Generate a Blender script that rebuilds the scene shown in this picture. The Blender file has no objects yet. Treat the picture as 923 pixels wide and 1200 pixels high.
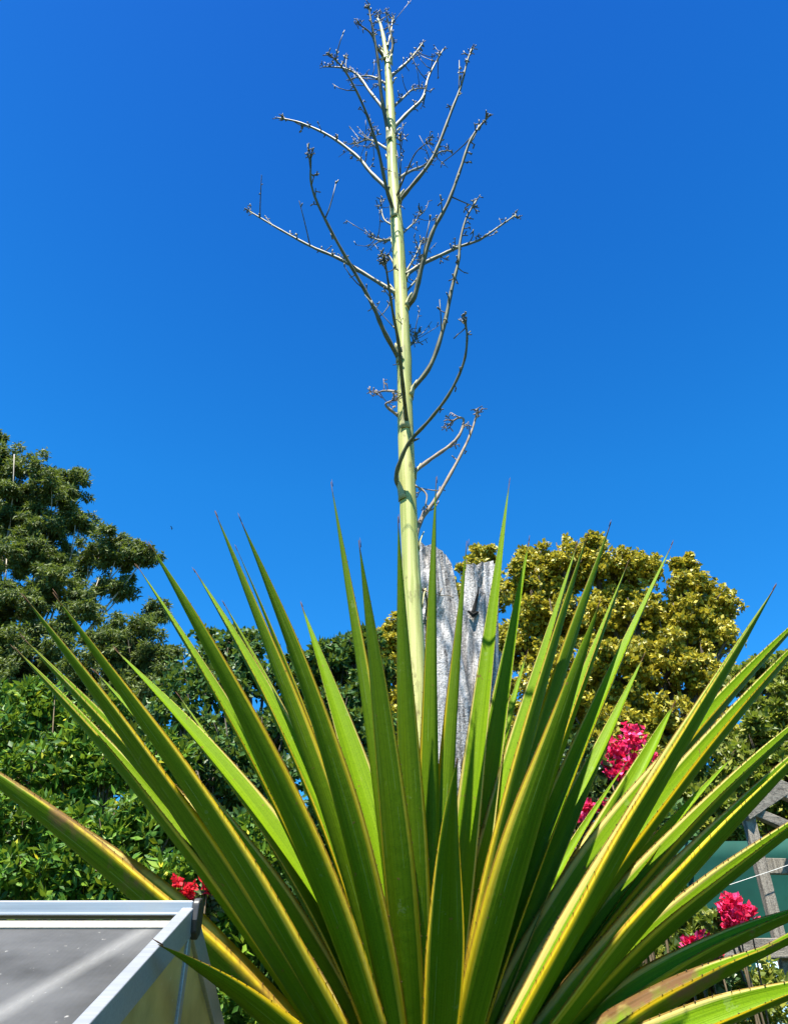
import bpy, bmesh, math, random
import numpy as np
from mathutils import Vector, Matrix, noise
R = math.radians
rng = np.random.default_rng(7)
random.seed(7)
scene = bpy.context.scene
COL = scene.collection

# ------------------------------------------------------------------ camera, sky, sun, exposure
PITCH = R(35.3); FPX = 901.0; CAMZ = 1.6
cam_d = bpy.data.cameras.new('camera'); cam = bpy.data.objects.new('camera', cam_d); COL.objects.link(cam)
cam.location = (0, 0, CAMZ); cam.rotation_euler = (math.pi/2 + PITCH, 0, 0)
cam_d.sensor_fit = 'VERTICAL'; cam_d.sensor_height = 36.0; cam_d.lens = 36.0*FPX/1200.0
cam_d.clip_start = 0.02; cam_d.clip_end = 2000
scene.camera = cam

SUN_EL = R(67); SUN_AZ = R(202)      # azimuth clockwise from +Y (the way the camera looks): behind and left of it
SV = Vector((math.sin(SUN_AZ)*math.cos(SUN_EL), math.cos(SUN_AZ)*math.cos(SUN_EL), math.sin(SUN_EL)))
world = bpy.data.worlds.new('World'); scene.world = world; world.use_nodes = True
wn = world.node_tree; wn.nodes.clear()
sky = wn.nodes.new('ShaderNodeTexSky'); sky.sky_type = 'NISHITA'; sky.sun_disc = False
sky.sun_elevation = SUN_EL; sky.sun_rotation = SUN_AZ
sky.air_density = 1.0; sky.dust_density = 0.3; sky.ozone_density = 4.0; sky.altitude = 300
hs = wn.nodes.new('ShaderNodeHueSaturation'); hs.inputs['Saturation'].default_value = 1.32
hs.inputs['Value'].default_value = 1.0; hs.inputs['Hue'].default_value = 0.5
bg = wn.nodes.new('ShaderNodeBackground'); bg.inputs['Strength'].default_value = 0.050
wo = wn.nodes.new('ShaderNodeOutputWorld')
# deep clear-day tint, a little paler towards the horizon all the way round
tc = wn.nodes.new('ShaderNodeTexCoord'); sx = wn.nodes.new('ShaderNodeSeparateXYZ'); rp = wn.nodes.new('ShaderNodeValToRGB')
rp.color_ramp.elements[0].position = 0.0; rp.color_ramp.elements[0].color = (0.66, 1.50, 1.60, 1)
rp.color_ramp.elements[1].position = 1.0; rp.color_ramp.elements[1].color = (0.42, 0.78, 1.22, 1)
e = rp.color_ramp.elements.new(0.59); e.color = (0.57, 1.36, 1.54, 1)
e = rp.color_ramp.elements.new(0.93); e.color = (0.44, 0.86, 1.28, 1)
mx = wn.nodes.new('ShaderNodeMix'); mx.data_type = 'RGBA'; mx.blend_type = 'MULTIPLY'; mx.inputs[0].default_value = 1.0
wn.links.new(tc.outputs['Generated'], sx.inputs[0]); wn.links.new(sx.outputs[2], rp.inputs[0])
wn.links.new(sky.outputs[0], hs.inputs['Color']); wn.links.new(hs.outputs[0], mx.inputs[6]); wn.links.new(rp.outputs[0], mx.inputs[7])
wn.links.new(mx.outputs[2], bg.inputs['Color'])
wn.links.new(bg.outputs[0], wo.inputs['Surface'])
sun_d = bpy.data.lights.new('sun', 'SUN'); sun_d.energy = 4.6; sun_d.angle = R(0.53); sun_d.color = (1.0, 0.94, 0.82)
sun = bpy.data.objects.new('sun', sun_d); COL.objects.link(sun)
sun.rotation_euler = SV.to_track_quat('Z', 'Y').to_euler(); sun.location = SV*30
scene.view_settings.view_transform = 'Standard'; scene.view_settings.look = 'None'
scene.view_settings.gamma = 1.0; scene.view_settings.use_curve_mapping = False
scene.view_settings.exposure = 1.80
scene.cycles.max_bounces = 10; scene.cycles.transparent_max_bounces = 12
scene.cycles.transmission_bounces = 8; scene.cycles.diffuse_bounces = 5

CP, SP = math.cos(PITCH), math.sin(PITCH)
def ray(x, y):
    a, k = (x-461.5)/FPX, (y-600.0)/FPX
    return Vector((a, CP+k*SP, SP-k*CP))
def at(x, y, Y):
    """a point of the place seen at photo pixel x, y that stands Y metres ahead of the viewer"""
    d = ray(x, y); return Vector((0, 0, CAMZ)) + d*(Y/d.y)
def dep(y, Y): return Y/ray(461, y).y         # distance along the lens axis
def mpp(y, Y): return dep(y, Y)/FPX           # metres per photo pixel there

# ------------------------------------------------------------------ helpers
def tag(o, label=None, cat=None, group=None, kind=None):
    if label: o['label'] = label
    if cat: o['category'] = cat
    if group: o['group'] = group
    if kind: o['kind'] = kind
    return o
def empty(name, loc=(0, 0, 0)):
    o = bpy.data.objects.new(name, None); o.location = loc; COL.objects.link(o); o.empty_display_size = 0.1
    return o
def link(name, me, mat, parent=None, smooth=True):
    o = bpy.data.objects.new(name, me); COL.objects.link(o)
    if mat: me.materials.append(mat)
    if smooth: me.polygons.foreach_set('use_smooth', [True]*len(me.polygons))
    if parent:
        o.parent = parent
        w = parent
        off = Vector((0, 0, 0))
        while w: off += w.location; w = w.parent
        o.location = -off
        # the mesh is given in world coordinates; put the origin at the parent's
    return o
def mesh(verts, faces, uvs=None):
    me = bpy.data.meshes.new('m'); me.from_pydata([tuple(v) for v in verts], [], faces)
    if uvs is not None:
        uv = me.uv_layers.new(name='UVMap')
        idx = np.empty(len(me.loops), dtype=np.int32); me.loops.foreach_get('vertex_index', idx)
        uv.data.foreach_set('uv', np.asarray(uvs, dtype=np.float32)[idx].ravel())
    me.update(); return me
def tris_mesh(V, F):
    """fast mesh from numpy arrays, F is n x 3"""
    me = bpy.data.meshes.new('m'); n, f = len(V), len(F)
    me.vertices.add(n); me.vertices.foreach_set('co', np.asarray(V, np.float32).ravel())
    me.loops.add(f*3); me.loops.foreach_set('vertex_index', np.asarray(F, np.int32).ravel())
    me.polygons.add(f); me.polygons.foreach_set('loop_start', np.arange(0, f*3, 3, dtype=np.int32))
    me.update(calc_edges=True); return me
class MB:
    def __init__(s): s.v = []; s.f = []
    def tube(s, pts, rad, n=8, cap=True, wob=0.0):
        pts = [Vector(p) for p in pts]; N = len(pts); b = len(s.v)
        t0 = (pts[1]-pts[0]).normalized()
        ref = Vector((0, 0, 1)) if abs(t0.z) < 0.9 else Vector((1, 0, 0))
        u = t0.cross(ref).normalized()
        for i, p in enumerate(pts):
            t = (pts[min(i+1, N-1)]-pts[max(i-1, 0)]).normalized()
            u = (u - t*u.dot(t)).normalized(); w = t.cross(u)
            r = rad[i] if hasattr(rad, '__len__') else rad
            for k in range(n):
                a = 2*math.pi*k/n; rr = r*(1+random.uniform(-wob, wob))
                s.v.append(p + u*(math.cos(a)*rr) + w*(math.sin(a)*rr))
        for i in range(N-1):
            for k in range(n):
                k2 = (k+1) % n
                s.f.append((b+i*n+k, b+i*n+k2, b+(i+1)*n+k2, b+(i+1)*n+k))
        if cap:
            s.f.append(tuple(b+k for k in reversed(range(n)))); s.f.append(tuple(b+(N-1)*n+k for k in range(n)))
    def box(s, c, ax, ay, az):
        """centre and three half-extent vectors"""
        b = len(s.v); c = Vector(c); ax, ay, az = Vector(ax), Vector(ay), Vector(az)
        for k in (-1, 1):
            for j in (-1, 1):
                for i in (-1, 1): s.v.append(c+ax*i+ay*j+az*k)
        for q in ((0, 2, 3, 1), (4, 5, 7, 6), (0, 1, 5, 4), (2, 6, 7, 3), (0, 4, 6, 2), (1, 3, 7, 5)):
            s.f.append(tuple(b+i for i in q))
    def beam(s, a, b, w, h, up=(0, 0, 1)):
        """box from a to b, w wide across and h deep along up"""
        a, b = Vector(a), Vector(b); t = (b-a); L = t.length; t.normalize()
        sx = t.cross(Vector(up)).normalized(); uz = sx.cross(t).normalized()
        s.box((a+b)/2, sx*(w/2), t*(L/2), uz*(h/2))
    def build(s, name, mat, parent=None, smooth=False, bevel=0.0):
        o = link(name, mesh(s.v, s.f), mat, parent, smooth)
        if bevel:
            m = o.modifiers.new('b', 'BEVEL'); m.width = bevel; m.segments = 2; m.limit_method = 'ANGLE'
        return o
def smooth_path(pts, n):
    """Catmull-Rom through the points"""
    pts = [Vector(p) for p in pts]
    if len(pts) == 2: return [pts[0].lerp(pts[1], i/(n-1)) for i in range(n)]
    P = [pts[0]*2-pts[1]] + pts + [pts[-1]*2-pts[-2]]
    out = []; m = len(pts)-1
    for i in range(n):
        x = i/(n-1)*m; k = min(int(x), m-1); t = x-k
        a, b, c, d = P[k], P[k+1], P[k+2], P[k+3]
        out.append(0.5*((2*b)+(c-a)*t+(2*a-5*b+4*c-d)*t*t+(3*b-a-3*c+d)*t*t*t))
    return out

# ------------------------------------------------------------------ materials
class NT:
    def __init__(s, name):
        s.m = bpy.data.materials.new(name); s.m.use_nodes = True; s.t = s.m.node_tree; s.t.nodes.clear()
        s.out = s.n('OutputMaterial')
    def n(s, typ, **kw):
        nd = s.t.nodes.new('ShaderNode'+typ)
        for k, v in kw.items(): setattr(nd, k, v)
        return nd
    def l(s, a, b): s.t.links.new(a, b)
    def val(s, sock, v):
        if hasattr(v, 'is_output') or isinstance(v, bpy.types.NodeSocket): s.l(v, sock)
        else: sock.default_value = v
    def math(s, op, a, b=None, clamp=False):
        nd = s.n('Math', operation=op, use_clamp=clamp); s.val(nd.inputs[0], a)
        if b is not None: s.val(nd.inputs[1], b)
        return nd.outputs[0]
    def mix(s, f, a, b, mode='MIX'):
        nd = s.n('Mix', data_type='RGBA', blend_type=mode); s.val(nd.inputs[0], f)
        for i, c in ((6, a), (7, b)):
            if isinstance(c, (tuple, list)): nd.inputs[i].default_value = (*c, 1) if len(c) == 3 else c
            else: s.l(c, nd.inputs[i])
        return nd.outputs[2]
    def ramp(s, f, stops, interp='LINEAR'):
        nd = s.n('ValToRGB'); cr = nd.color_ramp; cr.interpolation = interp
        while len(cr.elements) < len(stops): cr.elements.new(0.5)
        for e, (p, c) in zip(cr.elements, stops):
            e.position = p; e.color = (*c, 1) if len(c) == 3 else c
        s.l(f, nd.inputs[0]); return nd.outputs[0]
    def noise(s, vec, scale, detail=4, rough=0.5, dist=0.0):
        nd = s.n('TexNoise'); nd.inputs['Scale'].default_value = scale; nd.inputs['Detail'].default_value = detail
        nd.inputs['Roughness'].default_value = rough; nd.inputs['Distortion'].default_value = dist
        if vec is not None: s.l(vec, nd.inputs['Vector'])
        return nd.outputs['Fac']
    def mapping(s, vec, sc):
        nd = s.n('Mapping'); nd.inputs['Scale'].default_value = sc; s.l(vec, nd.inputs['Vector']); return nd.outputs[0]
    def bump(s, h, strength=0.3, dist=0.01):
        nd = s.n('Bump'); nd.inputs['Strength'].default_value = strength; nd.inputs['Distance'].default_value = dist
        s.l(h, nd.inputs['Height']); return nd.outputs[0]
    def pbr(s, col, rough=0.6, normal=None, metal=0.0, spec=0.5):
        b = s.n('BsdfPrincipled')
        if isinstance(col, (tuple, list)): b.inputs['Base Color'].default_value = (*col, 1)
        else: s.l(col, b.inputs['Base Color'])
        s.val(b.inputs['Roughness'], rough); b.inputs['Metallic'].default_value = metal
        b.inputs['Specular IOR Level'].default_value = spec
        if normal is not None: s.l(normal, b.inputs['Normal'])
        return b
    def done(s, sh): s.l(sh, s.out.inputs['Surface']); return s.m
    def obj(s): return s.n('TexCoord').outputs['Object']
    def gen(s): return s.n('TexCoord').outputs['Generated']

def mat_agave(name, old=0.0):
    t = NT(name); uv = t.n('UVMap', uv_map='UVMap').outputs[0]
    sep = t.n('SeparateXYZ'); t.l(uv, sep.inputs[0]); u, v = sep.outputs[0], sep.outputs[1]
    info = t.n('ObjectInfo').outputs['Random']
    # distance from the leaf's mid line, 0 in the middle and 1 on the margin; u runs 0-1 on the upper face and 2-3 below
    um = t.math('ABSOLUTE', t.math('SUBTRACT', t.math('MULTIPLY', t.math('FRACT', t.math('MULTIPLY', u, 0.4999)), 4.0008), 1.0))
    lower = t.math('GREATER_THAN', u, 1.5)
    # the strand pattern, much longer than wide
    cm = t.n('CombineXYZ'); t.l(t.math('MULTIPLY', u, 46.0), cm.inputs[0]); t.l(t.math('MULTIPLY', v, 2.2), cm.inputs[1])
    t.l(t.math('MULTIPLY', info, 50.0), cm.inputs[2])
    st = t.noise(cm.outputs[0], 1.0, 3, 0.6)
    cm2 = t.n('CombineXYZ'); t.l(t.math('MULTIPLY', u, 6.0), cm2.inputs[0]); t.l(t.math('MULTIPLY', v, 3.0), cm2.inputs[1])
    t.l(t.math('MULTIPLY', info, 31.0), cm2.inputs[2])
    st2 = t.noise(cm2.outputs[0], 1.0, 4, 0.55)
    green = t.ramp(st, [(0.25, (0.045, 0.090, 0.002)), (0.5, (0.090, 0.160, 0.003)), (0.75, (0.140, 0.220, 0.006))])
    green = t.mix(t.math('MULTIPLY', st2, 0.5), green, (0.062, 0.118, 0.003))
    pit = t.noise(t.obj(), 260.0, 2, 0.6)
    green = t.mix(t.math('MULTIPLY', t.math('SUBTRACT', pit, 0.52), 3.5, True), green, (0.045, 0.085, 0.004))
    green = t.mix(lower, t.mix(1.0, green, (1.60, 1.55, 1.2), 'MULTIPLY'), green)  # upper face coloured brighter than the back to make it look more sunlit
    # variegation: yellow edge band, wobbling, narrowing at the tip
    edge = t.math('ADD', um, t.math('MULTIPLY', t.math('SUBTRACT', st, 0.5), 0.10))
    edge = t.math('ADD', edge, t.math('MULTIPLY', t.math('SUBTRACT', st2, 0.5), 0.16))
    lim = t.math('ADD', 0.71, t.math('MULTIPLY', t.math('POWER', v, 2.5), 0.28))
    band = t.math('MULTIPLY', t.math('SUBTRACT', edge, lim), 14.0, True)
    yel = t.ramp(st, [(0.3, (0.34, 0.31, 0.012)), (0.45, (0.52, 0.43, 0.02)), (0.7, (0.66, 0.56, 0.10))])
    cream = t.mix(0.5, yel, (0.78, 0.72, 0.34))
    yel = t.mix(lower, cream, yel)
    col = t.mix(band, green, yel)
    # bud print: faint pale line on the back
    ln = t.math('ABSOLUTE', t.math('SUBTRACT', um, t.math('ADD', 0.42, t.math('MULTIPLY', st2, 0.12))))
    ln = t.math('MULTIPLY', t.math('LESS_THAN', ln, 0.010), t.math('MULTIPLY', lower, t.math('MULTIPLY', t.math('GREATER_THAN', t.noise(t.obj(), 6.0, 2), 0.52), 0.22)))
    col = t.mix(ln, col, (0.35, 0.45, 0.22))
    # brown scars and spots, brown dry tip
    sp = t.noise(t.obj(), 38.0, 2, 0.5)
    spots = t.math('MULTIPLY', t.math('GREATER_THAN', sp, 0.735), 0.75)
    col = t.mix(spots, col, (0.16, 0.09, 0.03))
    pale = t.noise(t.obj(), 9.0, 5, 0.7)
    col = t.mix(t.math('MULTIPLY', t.math('GREATER_THAN', pale, 0.66), 0.08), col, (0.45, 0.47, 0.32))
    cm3 = t.n('CombineXYZ'); t.l(t.math('MULTIPLY', u, 9.0), cm3.inputs[0]); t.l(t.math('MULTIPLY', v, 26.0), cm3.inputs[1]); t.l(t.math('MULTIPLY', info, 77.0), cm3.inputs[2])
    scr = t.noise(cm3.outputs[0], 1.0, 6, 0.75, 0.8)
    col = t.mix(t.math('MULTIPLY', t.math('SUBTRACT', scr, 0.665), 9.0, True), col, (0.24, 0.20, 0.09))
    rim = t.math('MULTIPLY', t.math('SUBTRACT', t.math('ADD', um, t.math('MULTIPLY', st2, 0.05)), 0.962), 40.0, True)
    col = t.mix(t.math('MULTIPLY', rim, t.math('MULTIPLY', t.math('GREATER_THAN', st2, 0.40), 0.85)), col, (0.16, 0.075, 0.02))
    if old:
        br = t.noise(t.obj(), 5.0, 5, 0.65)
        col = t.mix(t.math('MULTIPLY', t.math('SUBTRACT', t.math('ADD', br, t.math('MULTIPLY', um, 0.22)), 0.62), 7.0, True), col, (0.19, 0.10, 0.045))
    tipb = t.math('MULTIPLY', t.math('SUBTRACT', t.math('ADD', v, t.math('MULTIPLY', st, 0.03)), 0.985), 60.0, True)
    col = t.mix(tipb, col, (0.06, 0.03, 0.012))
    bmp = t.bump(t.math('ADD', t.math('MULTIPLY', st, 0.7), t.math('MULTIPLY', sp, 0.5)), 0.35, 0.004)
    b = t.pbr(col, t.math('ADD', 0.38, t.math('MULTIPLY', st2, 0.25)), bmp, spec=0.07)
    tr = t.n('BsdfTranslucent')
    t.l(t.mix(band, t.mix(0.6, green, (0.28, 0.42, 0.0)), (0.95, 0.80, 0.10)), tr.inputs['Color'])
    ms = t.n('MixShader'); t.l(t.math('ADD', 0.14, t.math('MULTIPLY', band, 0.44)), ms.inputs[0])
    t.l(b.outputs[0], ms.inputs[1]); t.l(tr.outputs[0], ms.inputs[2])
    return t.done(ms.outputs[0])
def mat_simple(name, c1, c2, scale=20, rough=0.7, stretch=(1, 1, 1), bump=0.3, bd=0.005, detail=5):
    t = NT(name); vec = t.mapping(t.obj(), stretch); n = t.noise(vec, scale, detail, 0.6)
    return t.done(t.pbr(t.ramp(n, [(0.3, c1), (0.7, c2)]), rough, t.bump(n, bump, bd)).outputs[0])
def mat_foliage(name, stops, trans=(0.30, 0.42, 0.03), tw=0.3, rough=0.5, patch=None, pscale=0.5, spec=0.4):
    t = NT(name); g = t.n('NewGeometry')
    col = t.ramp(g.outputs['Random Per Island'], stops)
    if patch:
        n = t.noise(t.obj(), pscale, 3, 0.5)
        col = t.mix(t.math('MULTIPLY', t.math('SUBTRACT', n, 0.45), 6.0, True), col, patch)
    b = t.pbr(col, rough, spec=spec)
    tr = t.n('BsdfTranslucent'); t.l(t.mix(0.5, col, trans), tr.inputs['Color'])
    ms = t.n('MixShader'); ms.inputs[0].default_value = tw
    t.l(b.outputs[0], ms.inputs[1]); t.l(tr.outputs[0], ms.inputs[2])
    return t.done(ms.outputs[0])
def mat_stalk():
    t = NT('stalk_skin'); o = t.obj(); v = t.mapping(o, (60, 60, 1.2)); st = t.noise(v, 1.0, 3, 0.6)
    pt = t.noise(o, 2.2, 4, 0.6)
    c = t.ramp(st, [(0.32, (0.15, 0.20, 0.04)), (0.45, (0.30, 0.33, 0.09)), (0.62, (0.50, 0.50, 0.20))])
    c = t.mix(t.math('MULTIPLY', t.math('SUBTRACT', pt, 0.5), 3.0, True), c, (0.42, 0.40, 0.14))
    sc = t.noise(t.mapping(o, (22, 22, 9)), 1.0, 4, 0.7)
    c = t.mix(t.math('MULTIPLY', t.math('SUBTRACT', sc, 0.55), 7.0, True), c, (0.16, 0.13, 0.05))
    fn = t.noise(o, 220, 3, 0.6); c = t.mix(t.math('MULTIPLY', t.math('SUBTRACT', fn, 0.5), 1.6, True), c, (0.22, 0.24, 0.08))
    return t.done(t.pbr(c, 0.55, t.bump(st, 0.5, 0.004), spec=0.2).outputs[0])
def mat_wood(name, dark, light, bump=0.8, vertical=True, scale=1.0):
    t = NT(name); o = t.obj()
    v = t.mapping(o, (34*scale, 34*scale, 2.4*scale) if vertical else (3*scale, 34*scale, 34*scale))
    a = t.noise(v, 1.0, 6, 0.65, 0.4); b = t.noise(o, 95*scale, 4, 0.7); c = t.noise(o, 3.0, 4, 0.6)
    h = t.math('ADD', t.math('MULTIPLY', a, 0.55), t.math('MULTIPLY', b, 0.45))
    col = t.ramp(h, [(0.36, dark), (0.48, tuple((x+y)/2 for x, y in zip(dark, light))), (0.56, light)])
    col = t.mix(t.math('MULTIPLY', t.math('SUBTRACT', c, 0.5), 2.0, True), col, tuple(x*0.72 for x in light), 'MULTIPLY') if False else col
    return t.done(t.pbr(col, 0.9, t.bump(h, bump, 0.02), spec=0.15).outputs[0])
M = {}
M['agave'] = mat_agave('agave_leaf_skin'); M['agave_old'] = mat_agave('agave_old_leaf_skin', 1.0)
M['tooth'] = mat_simple('tooth_horn', (0.05, 0.02, 0.01), (0.12, 0.055, 0.025), 60, 0.9)
M['stalk'] = mat_stalk()
M['branch'] = mat_simple('branch_skin', (0.035, 0.038, 0.012), (0.13, 0.13, 0.055), 26, 0.6, (1, 1, 0.4))
M['branch_dry'] = mat_simple('dry_branch_skin', (0.13, 0.09, 0.06), (0.30, 0.24, 0.17), 30, 0.8)
M['bract'] = mat_simple('dry_bract', (0.22, 0.21, 0.08), (0.42, 0.40, 0.18), 20, 0.6)
M['grey_wood'] = mat_wood('weathered_trunk_wood', (0.022, 0.02, 0.02), (0.52, 0.50, 0.49), 1.0)
M['post_wood'] = mat_wood('weathered_post_wood', (0.07, 0.06, 0.05), (0.27, 0.24, 0.20), 0.5, scale=1.6)
M['rafter_wood'] = mat_wood('weathered_rafter_wood', (0.07, 0.06, 0.05), (0.27, 0.24, 0.20), 0.5, False, 1.6)
M['bark'] = mat_simple('dark_bark', (0.035, 0.028, 0.02), (0.12, 0.095, 0.07), 14, 0.9, (1, 1, 0.25), 0.7, 0.03)
M['gum_bark'] = mat_simple('pale_gum_bark', (0.22, 0.19, 0.16), (0.46, 0.42, 0.36), 5, 0.8, (1, 1, 0.35), 0.3, 0.02)
M['stem'] = mat_simple('woody_stem', (0.06, 0.045, 0.025), (0.15, 0.11, 0.06), 30, 0.85)
M['gum'] = mat_foliage('gum_foliage', [(0.0, (0.030, 0.048, 0.012)), (0.5, (0.075, 0.108, 0.026)), (1.0, (0.150, 0.185, 0.060))], tw=0.22, rough=0.6, spec=0.25)
M['gold'] = mat_foliage('golden_foliage', [(0.0, (0.045, 0.065, 0.008)), (0.3, (0.21, 0.215, 0.016)), (0.7, (0.40, 0.36, 0.032)), (1.0, (0.55, 0.46, 0.065))], trans=(0.55, 0.45, 0.03), tw=0.28)
M['lime'] = mat_foliage('lime_foliage', [(0.0, (0.06, 0.10, 0.012)), (0.5, (0.13, 0.16, 0.02)), (1.0, (0.24, 0.24, 0.03))], tw=0.28)
M['hedge'] = mat_foliage('hedge_foliage', [(0.0, (0.030, 0.085, 0.012)), (0.5, (0.045, 0.125, 0.010)), (0.85, (0.11, 0.225, 0.014)), (0.97, (0.20, 0.30, 0.03)), (1.0, (0.60, 0.50, 0.02))], tw=0.26, rough=0.5, spec=0.25)
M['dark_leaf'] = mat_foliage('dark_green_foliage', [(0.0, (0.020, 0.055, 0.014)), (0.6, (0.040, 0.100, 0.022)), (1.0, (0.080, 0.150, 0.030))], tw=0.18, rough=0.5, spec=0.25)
M['bougain_leaf'] = mat_foliage('climber_foliage', [(0.0, (0.025, 0.060, 0.016)), (0.6, (0.055, 0.105, 0.030)), (1.0, (0.12, 0.17, 0.07))], tw=0.2, rough=0.4)
M['petal'] = mat_foliage('crimson_petal', [(0.0, (0.40, 0.008, 0.04)), (0.5, (0.62, 0.016, 0.09)), (0.85, (0.74, 0.035, 0.20)), (1.0, (0.82, 0.16, 0.38))], trans=(0.9, 0.02, 0.08), tw=0.3, rough=0.6, spec=0.2)
M['petal_red'] = mat_foliage('red_petal', [(0.0, (0.42, 0.010, 0.018)), (0.6, (0.62, 0.014, 0.03)), (1.0, (0.72, 0.03, 0.06))], trans=(0.9, 0.03, 0.04), tw=0.3, rough=0.6, spec=0.2)
def mat_alu():
    t = NT('mill_aluminium'); v = t.mapping(t.obj(), (3, 220, 220)); n = t.noise(v, 1.0, 3, 0.6); d = t.noise(t.obj(), 7.0, 5, 0.65)
    c = t.ramp(n, [(0.3, (0.27, 0.29, 0.32)), (0.7, (0.35, 0.37, 0.40))])
    c = t.mix(t.math('MULTIPLY', t.math('GREATER_THAN', d, 0.62), 0.18), c, (0.35, 0.34, 0.30))
    return t.done(t.pbr(c, t.math('ADD', 0.34, t.math('MULTIPLY', d, 0.2)), t.bump(n, 0.06, 0.002), metal=0.55).outputs[0])
M['alu'] = mat_alu()
M['cap'] = mat_simple('black_plastic', (0.012, 0.012, 0.014), (0.03, 0.03, 0.032), 40, 0.5, bump=0.1)
def mat_polycarb(name, col, along, tw, streak=False):
    """ribbed twin-wall sheet: glossy skin, clouded body that lets some light through"""
    t = NT(name); o = t.obj(); sep = t.n('SeparateXYZ'); t.l(o, sep.inputs[0])
    rib = t.math('SINE', t.math('MULTIPLY', sep.outputs[along], 2*math.pi/0.011))
    dirt = t.noise(o, 4.5, 6, 0.62); fine = t.noise(o, 55, 3, 0.6)
    c = t.mix(t.math('MULTIPLY', t.math('SUBTRACT', dirt, 0.40), 3.6, True), col, tuple(x*0.48 for x in col))
    c = t.mix(t.math('MULTIPLY', t.math('GREATER_THAN', fine, 0.70), 0.45), c, (0.75, 0.74, 0.70))
    if streak:      # a long lighter streak with fine lines, slanting across the sheet
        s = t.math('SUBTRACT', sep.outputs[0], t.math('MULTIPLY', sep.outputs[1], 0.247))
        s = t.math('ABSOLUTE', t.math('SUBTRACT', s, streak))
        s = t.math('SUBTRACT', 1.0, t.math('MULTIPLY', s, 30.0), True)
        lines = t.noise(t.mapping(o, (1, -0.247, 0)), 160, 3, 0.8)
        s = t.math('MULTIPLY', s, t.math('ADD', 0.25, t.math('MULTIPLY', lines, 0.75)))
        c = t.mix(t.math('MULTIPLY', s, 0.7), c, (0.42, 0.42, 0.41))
    b = t.pbr(c, t.math('ADD', 0.30, t.math('MULTIPLY', dirt, 0.25)), t.bump(rib, 0.12, 0.001), spec=0.3)
    tr = t.n('BsdfTranslucent'); tr.inputs['Color'].default_value = (*[min(1, x*1.6) for x in col], 1)
    tp = t.n('BsdfTransparent'); tp.inputs['Color'].default_value = (0.85, 0.86, 0.84, 1)
    m1 = t.n('MixShader'); m1.inputs[0].default_value = 0.55; t.l(tr.outputs[0], m1.inputs[1]); t.l(tp.outputs[0], m1.inputs[2])
    m2 = t.n('MixShader'); m2.inputs[0].default_value = tw; t.l(b.outputs[0], m2.inputs[1]); t.l(m1.outputs[0], m2.inputs[2])
    return t.done(m2.outputs[0])
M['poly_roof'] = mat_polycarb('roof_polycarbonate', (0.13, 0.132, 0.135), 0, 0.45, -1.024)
M['poly_end'] = mat_polycarb('gable_polycarbonate', (0.72, 0.56, 0.22), 1, 0.5)
M['tape'] = mat_simple('sealing_tape', (0.20, 0.185, 0.15), (0.30, 0.285, 0.24), 160, 0.6)
def mat_cloth():
    t = NT('teal_shade_cloth'); o = t.obj(); n = t.noise(o, 2.2, 5, 0.6); w = t.noise(t.mapping(o, (300, 1, 300)), 1.0, 1)
    c = t.ramp(n, [(0.3, (0.003, 0.050, 0.038)), (0.7, (0.008, 0.090, 0.068))])
    b = t.pbr(c, 0.7, t.bump(w, 0.2, 0.002), spec=0.25)
    tr = t.n('BsdfTranslucent'); tr.inputs['Color'].default_value = (0.01, 0.12, 0.09, 1)
    ms = t.n('MixShader'); ms.inputs[0].default_value = 0.25; t.l(b.outputs[0], ms.inputs[1]); t.l(tr.outputs[0], ms.inputs[2])
    return t.done(ms.outputs[0])
M['cloth'] = mat_cloth()
M['wire'] = mat_simple('pale_cord', (0.5, 0.5, 0.48), (0.65, 0.65, 0.62), 30, 0.7)
M['tub'] = mat_simple('pale_blue_plastic', (0.32, 0.50, 0.66), (0.42, 0.60, 0.74), 6, 0.4, bump=0.05)
M['hollow_shade'] = mat_simple('painted_hollow_shade', (0.002, 0.002, 0.002), (0.006, 0.005, 0.004), 30, 1.0)
M['bird'] = mat_simple('dark_feather', (0.02, 0.02, 0.022), (0.05, 0.05, 0.05), 30, 0.8)
def mat_ground():
    t = NT('ground_soil_and_grass'); o = t.obj(); n = t.noise(o, 0.8, 8, 0.65); f = t.noise(o, 26, 5, 0.7)
    c = t.mix(t.math('MULTIPLY', t.math('SUBTRACT', n, 0.45), 7.0, True),
              t.ramp(f, [(0.3, (0.025, 0.042, 0.010)), (0.7, (0.06, 0.085, 0.02))]),
              t.ramp(f, [(0.3, (0.035, 0.025, 0.016)), (0.7, (0.09, 0.068, 0.045))]))
    return t.done(t.pbr(c, 0.95, t.bump(f, 0.8, 0.03), spec=0.1).outputs[0])
M['ground'] = mat_ground()

# ------------------------------------------------------------------ ground
def ground():
    g = np.concatenate([np.linspace(-600, -30, 8), np.linspace(-24, 24, 41), np.linspace(30, 600, 8)])
    n = len(g); V = []
    for y in g:
        for x in g:
            near = max(abs(x), abs(y-6)) < 23
            V.append((x, y, 0.05*noise.noise(Vector((x*0.35, y*0.35, 0))) if near else 0.0))
    F = [(j*n+i, j*n+i+1, (j+1)*n+i+1, (j+1)*n+i) for j in range(n-1) for i in range(n-1)]
    tag(link('ground', mesh(V, F), M['ground']), kind='structure')
ground()

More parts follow.
